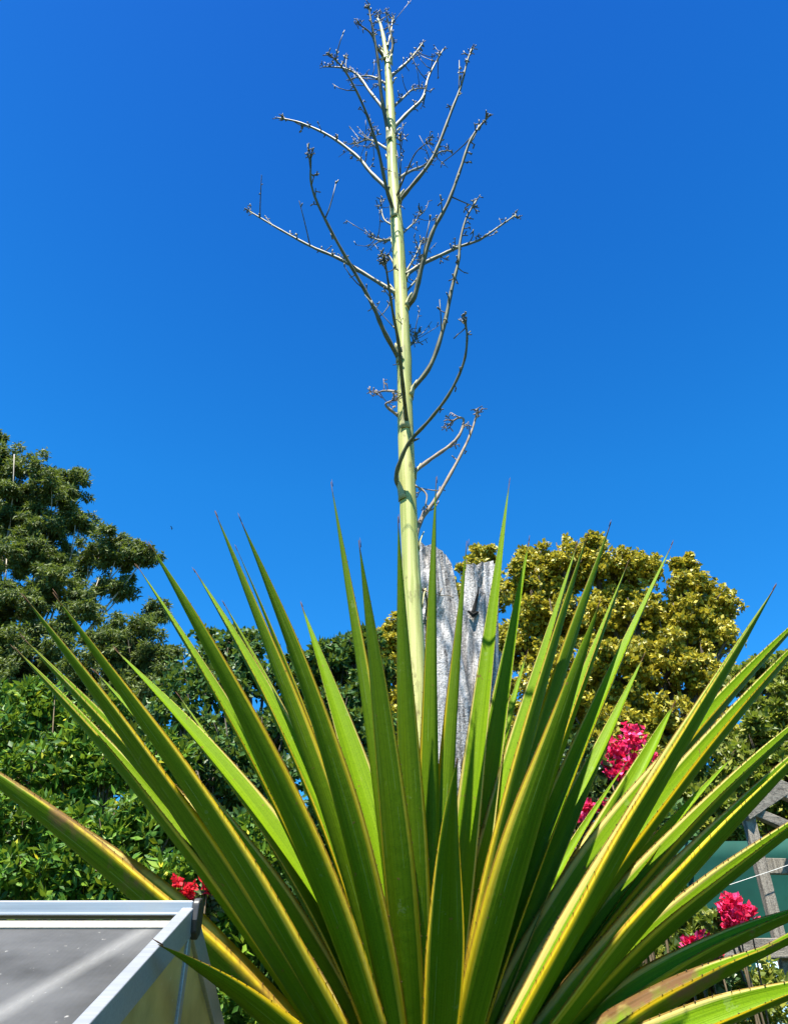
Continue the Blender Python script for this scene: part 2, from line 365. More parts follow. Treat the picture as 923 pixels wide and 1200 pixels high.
# ------------------------------------------------------------------ foliage
def leaf_cards(P, D, U, L, W, fold=0.25):
    """diamond leaves: points, directions, side vectors, lengths, widths"""
    n = len(P); S = np.cross(D, U); S /= np.linalg.norm(S, axis=1)[:, None]+1e-9
    Nn = np.cross(S, D)
    mid = P + D*(L*0.45)[:, None]
    A = mid + S*(W*0.5)[:, None] + Nn*(W*fold*0.5)[:, None]; B = mid - S*(W*0.5)[:, None] + Nn*(W*fold*0.5)[:, None]
    T = P + D*L[:, None]
    V = np.stack([P, A, T, B], 1).reshape(-1, 3)
    i = np.arange(n)*4
    F = np.stack([np.stack([i, i+1, i+2], 1), np.stack([i, i+2, i+3], 1)], 1).reshape(-1, 3)
    return V, F
def unit(n):
    v = rng.normal(size=(n, 3)); return v/np.linalg.norm(v, axis=1)[:, None]
def clump_leaves(clumps, count, L, W, outward=0.7, droop=0.0, shell=0.55, jitter=0.6, flat=0.0):
    """clumps: (centre, radius vector) ; leaves spread through the outer shell of each by its size"""
    C = np.array([c[0] for c in clumps], float); Rr = np.array([c[1] for c in clumps], float)
    wgt = (Rr[:, 0]*Rr[:, 2]); wgt = wgt/wgt.sum()
    k = rng.choice(len(C), size=count, p=wgt)
    d = unit(count)
    rad = shell + (1-shell)*rng.random(count)**0.6
    P = C[k] + d*Rr[k]*rad[:, None]*(1+jitter*(rng.random(count)-0.5))[:, None]
    D = d*outward + unit(count)*(1-outward*0.4); D[:, 2] -= droop
    D /= np.linalg.norm(D, axis=1)[:, None]
    U = unit(count)*0.8 + d*0.5; U[:, 2] += flat
    ll = L*(0.65+0.7*rng.random(count)); ww = W*(0.65+0.7*rng.random(count))
    return leaf_cards(P, D, U, ll, ww)
def subclumps(c, r, n, f=(0.25, 0.45), squash=0.8, down=0.25):
    """smaller clumps over the surface of a lobe, so that its outline is uneven"""
    out = []
    for i in range(n):
        d = Vector(unit(1)[0]);
        if d.z < -down: d.z *= 0.4
        d.normalize(); q = random.uniform(*f)*r
        p = Vector(c)+Vector((d.x*r, d.y*r, d.z*r*squash))*random.uniform(0.35, 1.0)
        out.append((tuple(p), (q, q, q*random.uniform(0.6, 0.9))))
    return out
def tree(name, label, lobes, trunk_xy, leafmat, barkmat, count, L, W, nsub=16, trunk_r=0.2, cat='tree', group=None, droop=0.0, f=(0.25, 0.45), shell=0.45, squash=0.85, fill=True, flat=0.0, extra=None, limbs=True, lr=1.0, outward=0.7, sat=3, fan=5):
    """lobes are (x px, y px, Y, radius px)"""
    root = empty(name, (trunk_xy[0], trunk_xy[1], 0.0)); tag(root, label, cat, group)
    cl = []; L3 = []
    for (x, y, Y, rp) in lobes:
        c = at(x, y, Y); r = rp*mpp(y, Y); L3.append((c, r))
        cl += subclumps(c, r, nsub, f, squash)
        for q in range(sat):
            d = Vector(unit(1)[0]); d.z = abs(d.z) if random.random() < 0.7 else d.z
            rr = r*random.uniform(0.22, 0.42); cl += subclumps(c+d*r*random.uniform(0.75, 1.02), rr, max(4, nsub//6), (0.3, 0.55), squash)
    V, F = clump_leaves(cl, count, L, W, droop=droop, shell=shell, flat=flat, outward=outward)
    crown = link('crown', tris_mesh(V, F), leafmat, root, smooth=False); crown['kind'] = 'stuff'
    mb = MB(); base = Vector((trunk_xy[0], trunk_xy[1], -0.1))
    top = sum((c for c, r in L3), Vector())/len(L3)
    zs = sorted(c.z for c, r in L3); zlow = zs[0]
    mid = Vector((base.x+(top.x-base.x)*0.3, base.y+(top.y-base.y)*0.3, max(0.6, zlow*0.62)))
    hub = Vector((top.x, top.y, max(zlow, (mid.z+top.z)/2)))
    mb.tube(smooth_path([base, mid, hub, top], 14), [trunk_r*(1.15-0.85*i/13) for i in range(14)], 9, wob=0.06)
    if limbs:
        for c, r in L3:
            s = mid.lerp(hub, random.uniform(0.15, 0.95)); m = s.lerp(c, 0.5)+Vector((random.uniform(-.3, .3), random.uniform(-.3, .3), random.uniform(-.1, .4)))*r
            mb.tube(smooth_path([s, m, c], 7), [trunk_r*0.42*lr*(1-0.75*i/6) for i in range(7)], 6)
            for q in range(fan):
                d = Vector(unit(1)[0]); d.z = abs(d.z)*0.8
                a = m.lerp(c, random.uniform(0.3, 1)); mb.tube([a, a.lerp(c+d*r*0.8, 0.5)+Vector((0, 0, 0.08*r)), c+d*r*0.85], [trunk_r*0.16*lr, trunk_r*0.1*lr, trunk_r*0.04], 5)
    mb.build('trunk', barkmat, root, smooth=True)
    return root

# gum tree on the left, with its rounded leafy masses
gum_lobes = [(-30, 545, 14, 42), (25, 560, 14, 46), (70, 580, 14, 36), (-5, 610, 14, 45), (50, 620, 14, 30), (95, 615, 14.3, 22),
             (8, 655, 13.6, 40), (50, 655, 13.8, 26), (118, 650, 14, 30), (150, 655, 14, 26), (172, 652, 14, 18),
             (70, 690, 13.6, 32), (20, 710, 13.4, 42), (128, 688, 14, 20), (148, 692, 14.2, 14), (183, 722, 14.2, 17), (-40, 640, 14, 50),
             (-30, 720, 13.5, 50), (95, 720, 13.5, 30), (40, 770, 13.2, 45), (-10, 800, 13, 55), (0, 512, 14, 9), (75, 655, 14.4, 18)]
tree('gum_tree', 'tall grey-green gum tree with pale bare limbs, at the far left behind the hedge', gum_lobes, (-6.9, 14.0), M['gum'], M['gum_bark'], 170000, 0.105, 0.032, nsub=60, trunk_r=0.30, droop=0.45, f=(0.09, 0.22), squash=0.8, lr=0.30, outward=0.15, fan=1, sat=4)
bush_lobes = [(140, 755, 11.5, 38), (165, 770, 11.5, 40), (115, 790, 11.5, 45), (185, 810, 11.5, 45), (150, 830, 11.5, 50), (60, 830, 11.5, 45)]
tree('round_gum_sapling', 'round grey-green young tree standing just below the gum limbs', bush_lobes, (-3.9, 11.5), M['gum'], M['bark'], 52000, 0.085, 0.026, nsub=36, trunk_r=0.13, droop=0.3, f=(0.12, 0.28), outward=0.15)
# golden trees
gold_lobes = [(655, 665, 11, 40), (695, 668, 11, 40), (735, 672, 11, 38), (620, 690, 11, 34), (640, 730, 11, 46), (690, 730, 11, 46), (745, 725, 11, 46),
              (810, 690, 11, 32), (835, 710, 11, 30), (800, 735, 11, 42), (840, 750, 10.8, 30), (780, 780, 10.7, 50), (720, 790, 10.6, 55), (650, 800, 10.6, 50), (825, 800, 10.6, 38),
              (760, 850, 10.4, 55), (690, 870, 10.4, 55), (830, 860, 10.4, 45), (620, 850, 10.5, 40), (605, 760, 11, 40), (770, 910, 10.3, 50), (805, 662, 11, 12)]
tree('golden_tree', 'broad golden-green tree with twin tops, right of the weathered grey trunk', gold_lobes, (3.0, 11.0), M['gold'], M['bark'], 150000, 0.070, 0.054, nsub=120, trunk_r=0.24, f=(0.05, 0.17), shell=0.1, flat=0.4, outward=0.4, sat=2, squash=0.85)
gold2 = [(560, 668, 13, 26), (545, 700, 13, 28), (580, 700, 13, 26), (455, 760, 13, 22), (470, 790, 13, 34), (520, 760, 13, 40), (450, 830, 12.6, 36), (560, 800, 12.6, 50), (490, 860, 12.4, 45), (462, 735, 13, 14), (447, 745, 13, 9)]
tree('golden_tree', 'smaller golden tree half hidden behind the grey forked trunk', gold2, (0.5, 13.0), M['gold'], M['bark'], 50000, 0.080, 0.060, nsub=100, trunk_r=0.2, f=(0.05, 0.18), shell=0.1, flat=0.4, outward=0.4, sat=2)
lime = [(895, 800, 9.5, 34), (925, 795, 9.5, 34), (915, 845, 9.3, 42), (885, 870, 9.2, 36), (950, 830, 9.4, 45), (850, 905, 9, 40), (900, 910, 9, 45), (945, 900, 9, 45), (985, 860, 9.3, 50), (1010, 910, 9, 50), (880, 945, 9, 40), (935, 960, 9, 45), (815, 940, 8.8, 40), (850, 975, 8.8, 40), (800, 980, 8.7, 40)]
tree('lime_green_tree', 'yellow-green tree beyond the teal shade cloth', lime, (4.4, 9.4), M['lime'], M['bark'], 52000, 0.080, 0.055, nsub=40, trunk_r=0.16, f=(0.1, 0.24), shell=0.2, flat=0.3)
# dark glossy trees in the middle
dk = [(385, 778, 7.5, 30), (415, 765, 7.5, 28), (430, 800, 7.5, 34), (360, 800, 7.5, 32), (400, 840, 7.3, 44), (440, 860, 7.3, 38), (350, 860, 7.2, 40), (400, 900, 7.1, 45), (455, 910, 7.1, 40), (425, 748, 7.5, 12)]
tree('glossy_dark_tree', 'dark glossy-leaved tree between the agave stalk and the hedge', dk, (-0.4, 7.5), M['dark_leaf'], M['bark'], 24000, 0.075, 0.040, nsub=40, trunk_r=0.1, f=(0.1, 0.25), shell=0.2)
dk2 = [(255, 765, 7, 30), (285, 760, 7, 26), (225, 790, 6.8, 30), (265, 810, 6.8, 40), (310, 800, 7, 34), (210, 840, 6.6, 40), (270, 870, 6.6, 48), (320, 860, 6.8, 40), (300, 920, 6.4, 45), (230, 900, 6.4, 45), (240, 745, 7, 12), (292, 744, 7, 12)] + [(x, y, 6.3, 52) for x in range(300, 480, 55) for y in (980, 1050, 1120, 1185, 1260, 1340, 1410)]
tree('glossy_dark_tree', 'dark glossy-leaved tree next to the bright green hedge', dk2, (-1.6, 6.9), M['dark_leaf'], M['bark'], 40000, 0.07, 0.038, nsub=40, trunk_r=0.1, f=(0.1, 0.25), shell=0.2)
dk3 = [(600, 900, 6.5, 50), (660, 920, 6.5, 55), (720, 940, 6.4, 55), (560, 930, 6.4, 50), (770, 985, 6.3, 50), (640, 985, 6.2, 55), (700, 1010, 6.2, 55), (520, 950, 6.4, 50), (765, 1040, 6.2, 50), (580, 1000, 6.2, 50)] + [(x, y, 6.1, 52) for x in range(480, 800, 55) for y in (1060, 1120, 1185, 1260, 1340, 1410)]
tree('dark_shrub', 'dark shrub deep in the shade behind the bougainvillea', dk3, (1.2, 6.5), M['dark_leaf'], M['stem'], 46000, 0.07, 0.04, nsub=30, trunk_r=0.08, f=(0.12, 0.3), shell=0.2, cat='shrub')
# hedge behind the greenhouse
hd = [(20, 850, 5.2, 42), (60, 835, 5.3, 38), (110, 850, 5.3, 36), (20, 910, 5.0, 45), (75, 905, 5.0, 45), (130, 910, 5.0, 45), (180, 900, 5.1, 40), (15, 975, 4.8, 50), (80, 975, 4.8, 48), (140, 975, 4.8, 48), (195, 965, 4.9, 45),
      (20, 1035, 4.7, 45), (80, 1035, 4.7, 45), (140, 1035, 4.7, 45), (200, 1030, 4.7, 45), (245, 990, 4.9, 40), (250, 1050, 4.7, 40), (-35, 880, 5.1, 50), (-40, 960, 4.9, 50), (-40, 1035, 4.8, 50), (300, 1010, 5, 50), (60, 1100, 4.7, 60), (170, 1100, 4.7, 60), (-20, 1100, 4.7, 60), (270, 1110, 4.7, 50), (50, 1190, 4.7, 60), (160, 1190, 4.7, 60), (260, 1190, 4.7, 60)] + [(x, y, 4.8, 60) for x in (-20, 50, 120, 190, 260) for y in (1270, 1350, 1430)]
tree('green_hedge', 'bright green leafy hedge behind the small greenhouse', hd, (-1.9, 5.0), M['hedge'], M['stem'], 54000, 0.064, 0.027, nsub=60, trunk_r=0.06, f=(0.06, 0.2), cat='hedge', shell=0.2)
bk = [(x, y, 7.2, 60) for x in range(-80, 340, 60) for y in (890, 960, 1030, 1100, 1170)]
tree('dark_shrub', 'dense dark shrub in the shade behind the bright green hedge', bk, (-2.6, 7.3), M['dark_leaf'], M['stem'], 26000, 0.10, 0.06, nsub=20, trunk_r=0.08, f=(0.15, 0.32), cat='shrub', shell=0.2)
# low shrub on the right under the flowers
sh = [(775, 1105, 4.0, 26), (810, 1085, 4.0, 24), (840, 1085, 4.1, 20), (760, 1135, 3.9, 30), (815, 1130, 3.9, 28), (850, 1160, 3.8, 28), (800, 1175, 3.8, 30), (740, 1165, 3.8, 30), (900, 1150, 4.0, 24), (890, 1185, 3.9, 26), (845, 1200, 3.8, 30)] + [(x, y, 3.9, 34) for x in (740, 790, 840, 890) for y in (1250, 1310, 1370, 1430)]
tree('low_shrub', 'low small-leaved shrub at the foot of the teal shade cloth', sh, (1.45, 3.95), M['lime'], M['stem'], 24000, 0.036, 0.018, nsub=20, trunk_r=0.03, f=(0.22, 0.4), cat='shrub')

# ------------------------------------------------------------------ flowers
def bougainvillea(name, label, clusters, leaf_lobes, base, petal, nleaf, cat='bougainvillea', group=None):
    root = empty(name, (base[0], base[1], 0)); tag(root, label, cat, group)
    mb = MB(); b = Vector((base[0], base[1], -0.05)); cl = []
    for (x, y, Y, rp) in leaf_lobes:
        c = at(x, y, Y); r = rp*mpp(y, Y); cl += subclumps(c, r, 10, (0.3, 0.5))
        m = b.lerp(c, 0.55)+Vector((random.uniform(-.08, .08), random.uniform(-.08, .08), 0.1)); mb.tube(smooth_path([b, m, c], 8), [0.014*(1-0.7*i/7) for i in range(8)], 6)
    for (x, y, Y, rp) in clusters:
        c = at(x, y, Y); m = b.lerp(c, 0.6)+Vector((random.uniform(-.1, .1), random.uniform(-.1, .1), 0.12)); mb.tube(smooth_path([b, m, c], 8), [0.010*(1-0.7*i/7) for i in range(8)], 5)
    mb.build('stem', M['stem'], root, smooth=True)
    if nleaf:
        V, F = clump_leaves(cl, nleaf, 0.042, 0.028, shell=0.3)
        lo = link('foliage', tris_mesh(V, F), M['bougain_leaf'], root, smooth=False); lo['kind'] = 'stuff'
    for (x, y, Y, rp) in clusters:
        c = np.array(at(x, y, Y)); r = rp*mpp(y, Y); n = int(min(130, 6+rp*rp*0.20)); ps = min(0.024, 0.35*r+0.006)
        # every flower is three papery petals round one point
        d = unit(n); lob = c + unit(7)*r*0.80; pos = lob[rng.integers(0, 7, n)] + d*r*(0.55*rng.random(n)**0.5)[:, None]
        Ps, Ds, Us = [], [], []
        ax = d*0.8+unit(n)*0.7; ax /= np.linalg.norm(ax, axis=1)[:, None]
        s1 = np.cross(ax, unit(n)); s1 /= np.linalg.norm(s1, axis=1)[:, None]; s2 = np.cross(ax, s1)
        for q in range(3):
            a = q*2.094
            dd = ax*0.55 + (s1*math.cos(a)+s2*math.sin(a))*0.85; dd /= np.linalg.norm(dd, axis=1)[:, None]
            Ps.append(pos); Ds.append(dd); Us.append(ax)
        P_, D_, U_ = np.concatenate(Ps), np.concatenate(Ds), np.concatenate(Us); k = len(P_)
        V, F = leaf_cards(P_, D_, U_, ps*(0.8+0.5*rng.random(k)), ps*0.9*(0.8+0.4*rng.random(k)), 0.3)
        link('flower_cluster', tris_mesh(V, F), petal, root, smooth=False)['kind'] = 'stuff'
    return root
bougainvillea('bougainvillea', 'crimson bougainvillea climbing in front of the golden tree',
    [(735, 878, 3.7, 25), (713, 892, 3.7, 13), (752, 893, 3.7, 14), (728, 905, 3.68, 13), (685, 955, 3.6, 13), (672, 962, 3.6, 8), (708, 947, 3.55, 8), (690, 945, 3.6, 8), (715, 910, 3.65, 8)],
    [(700, 905, 3.75, 28), (690, 940, 3.75, 28), (720, 930, 3.75, 26), (670, 975, 3.7, 28), (660, 1010, 3.7, 28), (675, 880, 3.8, 22), (735, 925, 3.75, 18), (650, 940, 3.8, 26), (690, 1000, 3.7, 28)],
    (0.95, 3.8), M['petal'], 3000)
bougainvillea('bougainvillea', 'two crimson flower heads on a bush against the teal shade cloth',
    [(862, 1070, 3.6, 18), (878, 1078, 3.6, 13), (850, 1058, 3.6, 12), (858, 1085, 3.6, 10), (814, 1118, 3.5, 15), (826, 1107, 3.5, 11), (838, 1110, 3.5, 8)],
    [(850, 1085, 3.7, 16), (825, 1125, 3.6, 20), (800, 1120, 3.6, 20), (835, 1150, 3.6, 18)],
    (1.4, 3.65), M['petal'], 900)
bougainvillea('red_flowering_bush', 'small red-flowered bush showing behind the black ridge cap of the greenhouse',
    [(214, 1040, 3.9, 13), (244, 1029, 3.9, 13), (228, 1048, 3.9, 10)],
    [(225, 1065, 4.0, 24), (250, 1050, 4.0, 22), (205, 1075, 4.0, 22)],
    (-1.05, 4.0), M['petal_red'], 700, 'bush')
bougainvillea('red_flower_sprig', 'thin sprig of tiny red flowers among the inner agave leaves',
    [(571, 910, 3.05, 5), (577, 921, 3.05, 5), (592, 914, 3.05, 3), (604, 855, 3.2, 4), (602, 872, 3.2, 3), (598, 895, 3.2, 3)],
    [(590, 920, 3.2, 8), (600, 870, 3.3, 9)], (0.45, 3.3), M['petal_red'], 60, 'flower')

# ------------------------------------------------------------------ forked dead trunk
def dead_trunk():
    Y = 4.3; root = empty('dead_trunk', (0.35, Y, 0)); tag(root, 'weathered grey forked dead trunk standing behind the agave', 'tree trunk')
    def prong(pxl, pxr, ytop_l, ytop_r, base_l, base_r, depth, lean=0.0, n=22, rings=44, name='fork', y0=Y):
        tl, tr = at(pxl, ytop_l, y0), at(pxr, ytop_r, y0); bl, br = at(base_l, 900, y0), at(base_r, 900, y0)
        V, F = [], []
        zt = lambda s: tl.z+(tr.z-tl.z)*s
        for j in range(rings):
            f = j/(rings-1)
            for k in range(n):
                a = 2*math.pi*k/n; cx, cy = math.cos(a), math.sin(a)
                ex = math.copysign(abs(cx)**0.75, cx); ey = math.copysign(abs(cy)**0.75, cy)
                s = (ex+1)/2
                ztop = zt(s) + 0.03*noise.noise(Vector((s*14, ey*4, 3)))
                z = -0.2+(ztop+0.2)*f
                g = min(1.0, max(0.0, (z-bl.z)/(tl.z-bl.z)))
                if z < bl.z: g = (z-bl.z)*0.06
                L = bl.x+(tl.x-bl.x)*g; Rr = br.x+(tr.x-br.x)*g
                x = L+(Rr-L)*s
                d = depth*(1.15-0.3*f)
                nn = noise.noise(Vector((a*2.2, z*0.9, pxl)))*0.035+noise.noise(Vector((cx*6, cy*6, z*1.6)))*0.03+noise.noise(Vector((cx*17, cy*17, z*2.2)))*0.018-0.05*max(0.0, 0.12-abs(noise.noise(Vector((cx*5+3, cy*5, z*0.7+pxl)))))/0.12
                V.append((x+cx*nn, y0+ey*d/2+cy*nn+lean*f, z))
        for j in range(rings-1):
            for k in range(n):
                k2 = (k+1) % n; F.append((j*n+k, j*n+k2, (j+1)*n+k2, (j+1)*n+k))
        c = len(V); top = [V[(rings-1)*n+k] for k in range(n)]
        V.append(tuple(np.mean(top, axis=0)+np.array([0, 0, -0.03])))
        for k in range(n): F.append(((rings-1)*n+k, (rings-1)*n+(k+1) % n, c))
        o = link(name, mesh(V, F), M['grey_wood'], root, smooth=False)
        return o
    prong(480, 520, 642, 658, 478, 578, 0.34, n=30, rings=60)
    prong(541, 578, 672, 668, 530, 590, 0.34, n=30, rings=60, y0=Y+0.02)
    prong(580, 593, 768, 778, 562, 594, 0.24, n=20, rings=40, y0=Y+0.08)
    # split and knot hole in the right fork: near-black slivers painted as the shade inside
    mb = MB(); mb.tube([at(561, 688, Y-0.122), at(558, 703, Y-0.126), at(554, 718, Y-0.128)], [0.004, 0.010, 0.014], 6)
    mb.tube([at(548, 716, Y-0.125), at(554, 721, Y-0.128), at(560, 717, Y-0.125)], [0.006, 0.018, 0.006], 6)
    mb.build('knot_shade', M['hollow_shade'], root)
dead_trunk()

# ------------------------------------------------------------------ timber frame, shade cloth, oddments on the right
def timber_frame():
    Y = 5.0; top = at(874, 950, Y); root = empty('timber_frame', (top.x, Y, 0)); tag(root, 'weathered grey timber shade frame with a post and gable rafters', 'garden frame')
    mb = MB(); mb.beam((top.x, Y, -0.1), (top.x, Y, top.z+0.02), 0.065, 0.06, (0, 1, 0)); mb.build('post', M['post_wood'], root, bevel=0.004)
    pk = at(913, 923, Y+0.1); mb = MB(); mb.beam(top+Vector((-0.05, -0.05, -0.02)), pk, 0.05, 0.11); mb.build('rafter', M['rafter_wood'], root, bevel=0.004)
    mb = MB(); mb.beam(pk+Vector((-0.02, 0, 0)), pk+Vector((0.9, 0.25, -0.32)), 0.05, 0.11); mb.build('rafter', M['rafter_wood'], root, bevel=0.004)
    mb = MB(); mb.beam(top+Vector((0.02, 0.0, 0.0)), top+Vector((0.9, 0.2, -0.30)), 0.045, 0.06); mb.build('brace', M['rafter_wood'], root, bevel=0.003)
    a = at(884, 1015, Y+0.25); mb = MB(); mb.beam(a, a+Vector((1.6, 0.25, 0.02)), 0.05, 0.09); mb.build('rail', M['post_wood'], root, bevel=0.003)
    p2 = Vector((top.x+1.75, Y+0.3, 0)); mb = MB(); mb.beam((p2.x, p2.y, -0.1), (p2.x, p2.y, top.z+0.1), 0.065, 0.06, (0, 1, 0)); mb.build('post', M['post_wood'], root, bevel=0.004)
    # pale cord strung past the post
    pts = [at(800, 1055, 4.93), at(872, 1031, 4.93), at(902, 1021, 4.93), at(940, 1008, 4.95), at(1010, 985, 5.0)]
    mb = MB(); mb.tube(smooth_path(pts, 16), 0.0017, 5); c = mb.build('cord', M['wire'], None, smooth=True); tag(c, 'thin pale cord strung past the timber post', 'cord')
    # shade cloth wall
    V, F = [], []; n, m = 60, 24; x0, x1, z0, z1, yc = 1.75, 5.6, 0.0, 2.92, 6.0
    for j in range(m+1):
        for i in range(n+1):
            x = x0+(x1-x0)*i/n; z = z0+(z1-z0)*j/m
            sag = -0.03*math.sin(math.pi*(i % 20)/20)*(j/m)**3
            V.append((x, yc+0.035*noise.noise(Vector((x*1.7, z*0.8, 0)))+0.02*noise.noise(Vector((x*5+z*2, z*2, 4))), z+sag))
    for j in range(m):
        for i in range(n): F.append((j*(n+1)+i, j*(n+1)+i+1, (j+1)*(n+1)+i+1, (j+1)*(n+1)+i))
    c = link('shade_cloth', mesh(V, F), M['cloth']); tag(c, 'teal shade cloth hung as a wall behind the timber frame', 'shade cloth')
    s = c.modifiers.new('s', 'SOLIDIFY'); s.thickness = 0.004
    # pale shelf plank fixed to the front of the post
    p0, p1 = at(826, 1113, Y-0.06), at(960, 1100, Y-0.06); p1.z = p0.z+0.01; p1.y = p0.y
    mb = MB(); mb.beam(p0, p1, 0.05, 0.10); mb.build('shelf_plank', M['rafter_wood'], root, bevel=0.004)
    # pale blue tarpaulin hanging against the cloth
    V, F = [], []; tl = at(884, 1131, 5.9); x1 = at(945, 1131, 5.9).x; n, m = 16, 14
    for j in range(m+1):
        for i in range(n+1):
            x = tl.x+(x1-tl.x)*i/n; z = tl.z*(1-j/m)+0.02
            V.append((x, 5.88+0.02*math.sin(x*30+z*3)+0.015*noise.noise(Vector((x*8, z*4, 1))), z+0.02*noise.noise(Vector((x*6, 2, j == 0)))))
    for j in range(m):
        for i in range(n): F.append((j*(n+1)+i, j*(n+1)+i+1, (j+1)*(n+1)+i+1, (j+1)*(n+1)+i))
    tp = link('tarpaulin', mesh(V, F), M['tub']); tag(tp, 'pale blue tarpaulin hanging low against the teal shade cloth', 'tarpaulin')
    sm = tp.modifiers.new('s', 'SOLIDIFY'); sm.thickness = 0.003
timber_frame()

# ------------------------------------------------------------------ greenhouse
def greenhouse():
    X1, YR = -0.475, 2.0; ZR = at(222, 1062, YR).z; SL = math.tan(R(22.6)); XL = -2.7; HALF = 1.0
    ZE = ZR-SL*HALF
    root = empty('greenhouse', ((X1+XL)/2, YR, 0)); tag(root, 'small aluminium greenhouse with clouded ribbed panels, left of the agave', 'greenhouse')
    def slope(y, dz=0.0): return ZR-SL*abs(y-YR)+dz
    up_f = Vector((0, -math.sin(R(22.6)), math.cos(R(22.6)))); up_b = Vector((0, math.sin(R(22.6)), math.cos(R(22.6))))
    xs = [X1, -1.26, -2.0, XL]
    for sgn, up in ((-1, up_f), (1, up_b)):
        for i in range(3):
            xa, xb = xs[i]-0.012, xs[i+1]+0.012
            a = Vector(((xa+xb)/2, YR+sgn*0.02, slope(YR+sgn*0.02, -0.030))); b = Vector(((xa+xb)/2, YR+sgn*HALF, slope(YR+sgn*HALF, -0.030)))
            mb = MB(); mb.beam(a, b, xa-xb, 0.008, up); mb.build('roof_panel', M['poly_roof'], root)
        for i, x in enumerate(xs):
            wdt = 0.027 if i == 0 else 0.036
            a = Vector((x, YR+sgn*0.012, slope(YR+sgn*0.012, -0.028))); b = Vector((x, YR+sgn*(HALF+0.01), slope(YR+sgn*(HALF+0.01), -0.028)))
            mb = MB(); mb.beam(a, b, wdt, 0.058 if i in (0, 3) else 0.034, up); mb.build('rafter', M['alu'], root, bevel=0.002)
        ye = YR+sgn*HALF
        mb = MB(); mb.beam((X1-0.021, ye+sgn*0.012, ZE-0.045), (XL+0.021, ye+sgn*0.012, ZE-0.045), 0.03, 0.05); mb.build('gutter', M['alu'], root, bevel=0.002)
        for i in range(3):
            mb = MB(); mb.box(((xs[i]+xs[i+1])/2, ye, (ZE-0.07)/2), ((xs[i]-xs[i+1])/2-0.018, 0, 0), (0, 0.004, 0), (0, 0, (ZE-0.07)/2)); mb.build('wall_panel', M['poly_end'], root)
        for x in xs:
            mb = MB(); mb.box((x, ye, (ZE-0.07)/2), (0.018, 0, 0), (0, 0.018, 0), (0, 0, (ZE-0.07)/2)); mb.build('wall_post', M['alu'], root, bevel=0.002)
        # sealing tape along the top of the sheets, front and back
        mb = MB()
        a = Vector(((X1+XL)/2, YR+sgn*0.022, slope(YR+sgn*0.022, -0.0235))); b = Vector(((X1+XL)/2, YR+sgn*0.074, slope(YR+sgn*0.074, -0.0235)))
        mb.beam(a, b, X1-XL-0.046, 0.003, up); mb.build('sealing_tape', M['tape'], root)
    mb = MB(); mb.box(((X1+XL)/2+0.01, YR, ZR-0.007), ((X1-XL)/2+0.0, 0, 0), (0, 0.022, 0), (0, 0, 0.016)); mb.build('ridge_bar', M['alu'], root, bevel=0.003)
    mb = MB()
    for sgn in (-1, 1): mb.box(((X1+XL)/2+0.008, YR+sgn*0.026, ZR-0.0205), ((X1-XL)/2, 0, 0), (0, 0.007, 0), (0, 0, 0.0025))
    mb.build('ridge_lip', M['alu'], root, bevel=0.001)
    # black end cap: a rounded shield
    V, F = [], []
    pr = []
    for k in range(13):
        a = math.pi*k/12; pr.append((0.027*math.cos(a), 0.019*math.sin(a)))
    pr += [(-0.030, -0.030), (-0.022, -0.055), (0.0, -0.068), (0.022, -0.055), (0.030, -0.030)]
    n = len(pr)
    for x in (X1+0.010, X1+0.026):
        for (py, pz) in pr: V.append((x, YR+py, ZR-0.002+pz))
    for k in range(n): F.append((k, (k+1) % n, n+(k+1) % n, n+k))
    F.append(tuple(reversed(range(n)))); F.append(tuple(range(n, 2*n)))
    o = link('ridge_cap', mesh(V, F), M['cap'], root, smooth=False); bm = o.modifiers.new('b', 'BEVEL'); bm.width = 0.003; bm.segments = 2
    # gable ends: centre bar, sill, two sheets a side
    for x in (X1, XL):
        sx = 0.0
        mb = MB(); mb.box((x, YR, (ZR-0.06)/2), (0.010, 0, 0), (0, 0.015, 0), (0, 0, (ZR-0.06)/2)); mb.build('gable_bar', M['alu'], root, bevel=0.002)
        mb = MB(); mb.box((x, YR, ZE-0.08), (0.012, 0, 0), (0, HALF-0.02, 0), (0, 0, 0.015)); mb.build('gable_rail', M['alu'], root, bevel=0.002)
        for sgn in (-1, 1):
            y0, y1 = YR+sgn*0.014, YR+sgn*(HALF-0.018); V = []
            for xx in (x-0.003, x+0.003): V += [(xx, y0, 0.0), (xx, y1, 0.0), (xx, y1, slope(y1, -0.055)), (xx, y0, slope(y0, -0.055))]
            F = [(0, 1, 2, 3), (7, 6, 5, 4), (0, 4, 5, 1), (1, 5, 6, 2), (2, 6, 7, 3), (3, 7, 4, 0)]
            link('gable_panel', mesh(V, F), M['poly_end'], root, smooth=False)
greenhouse()

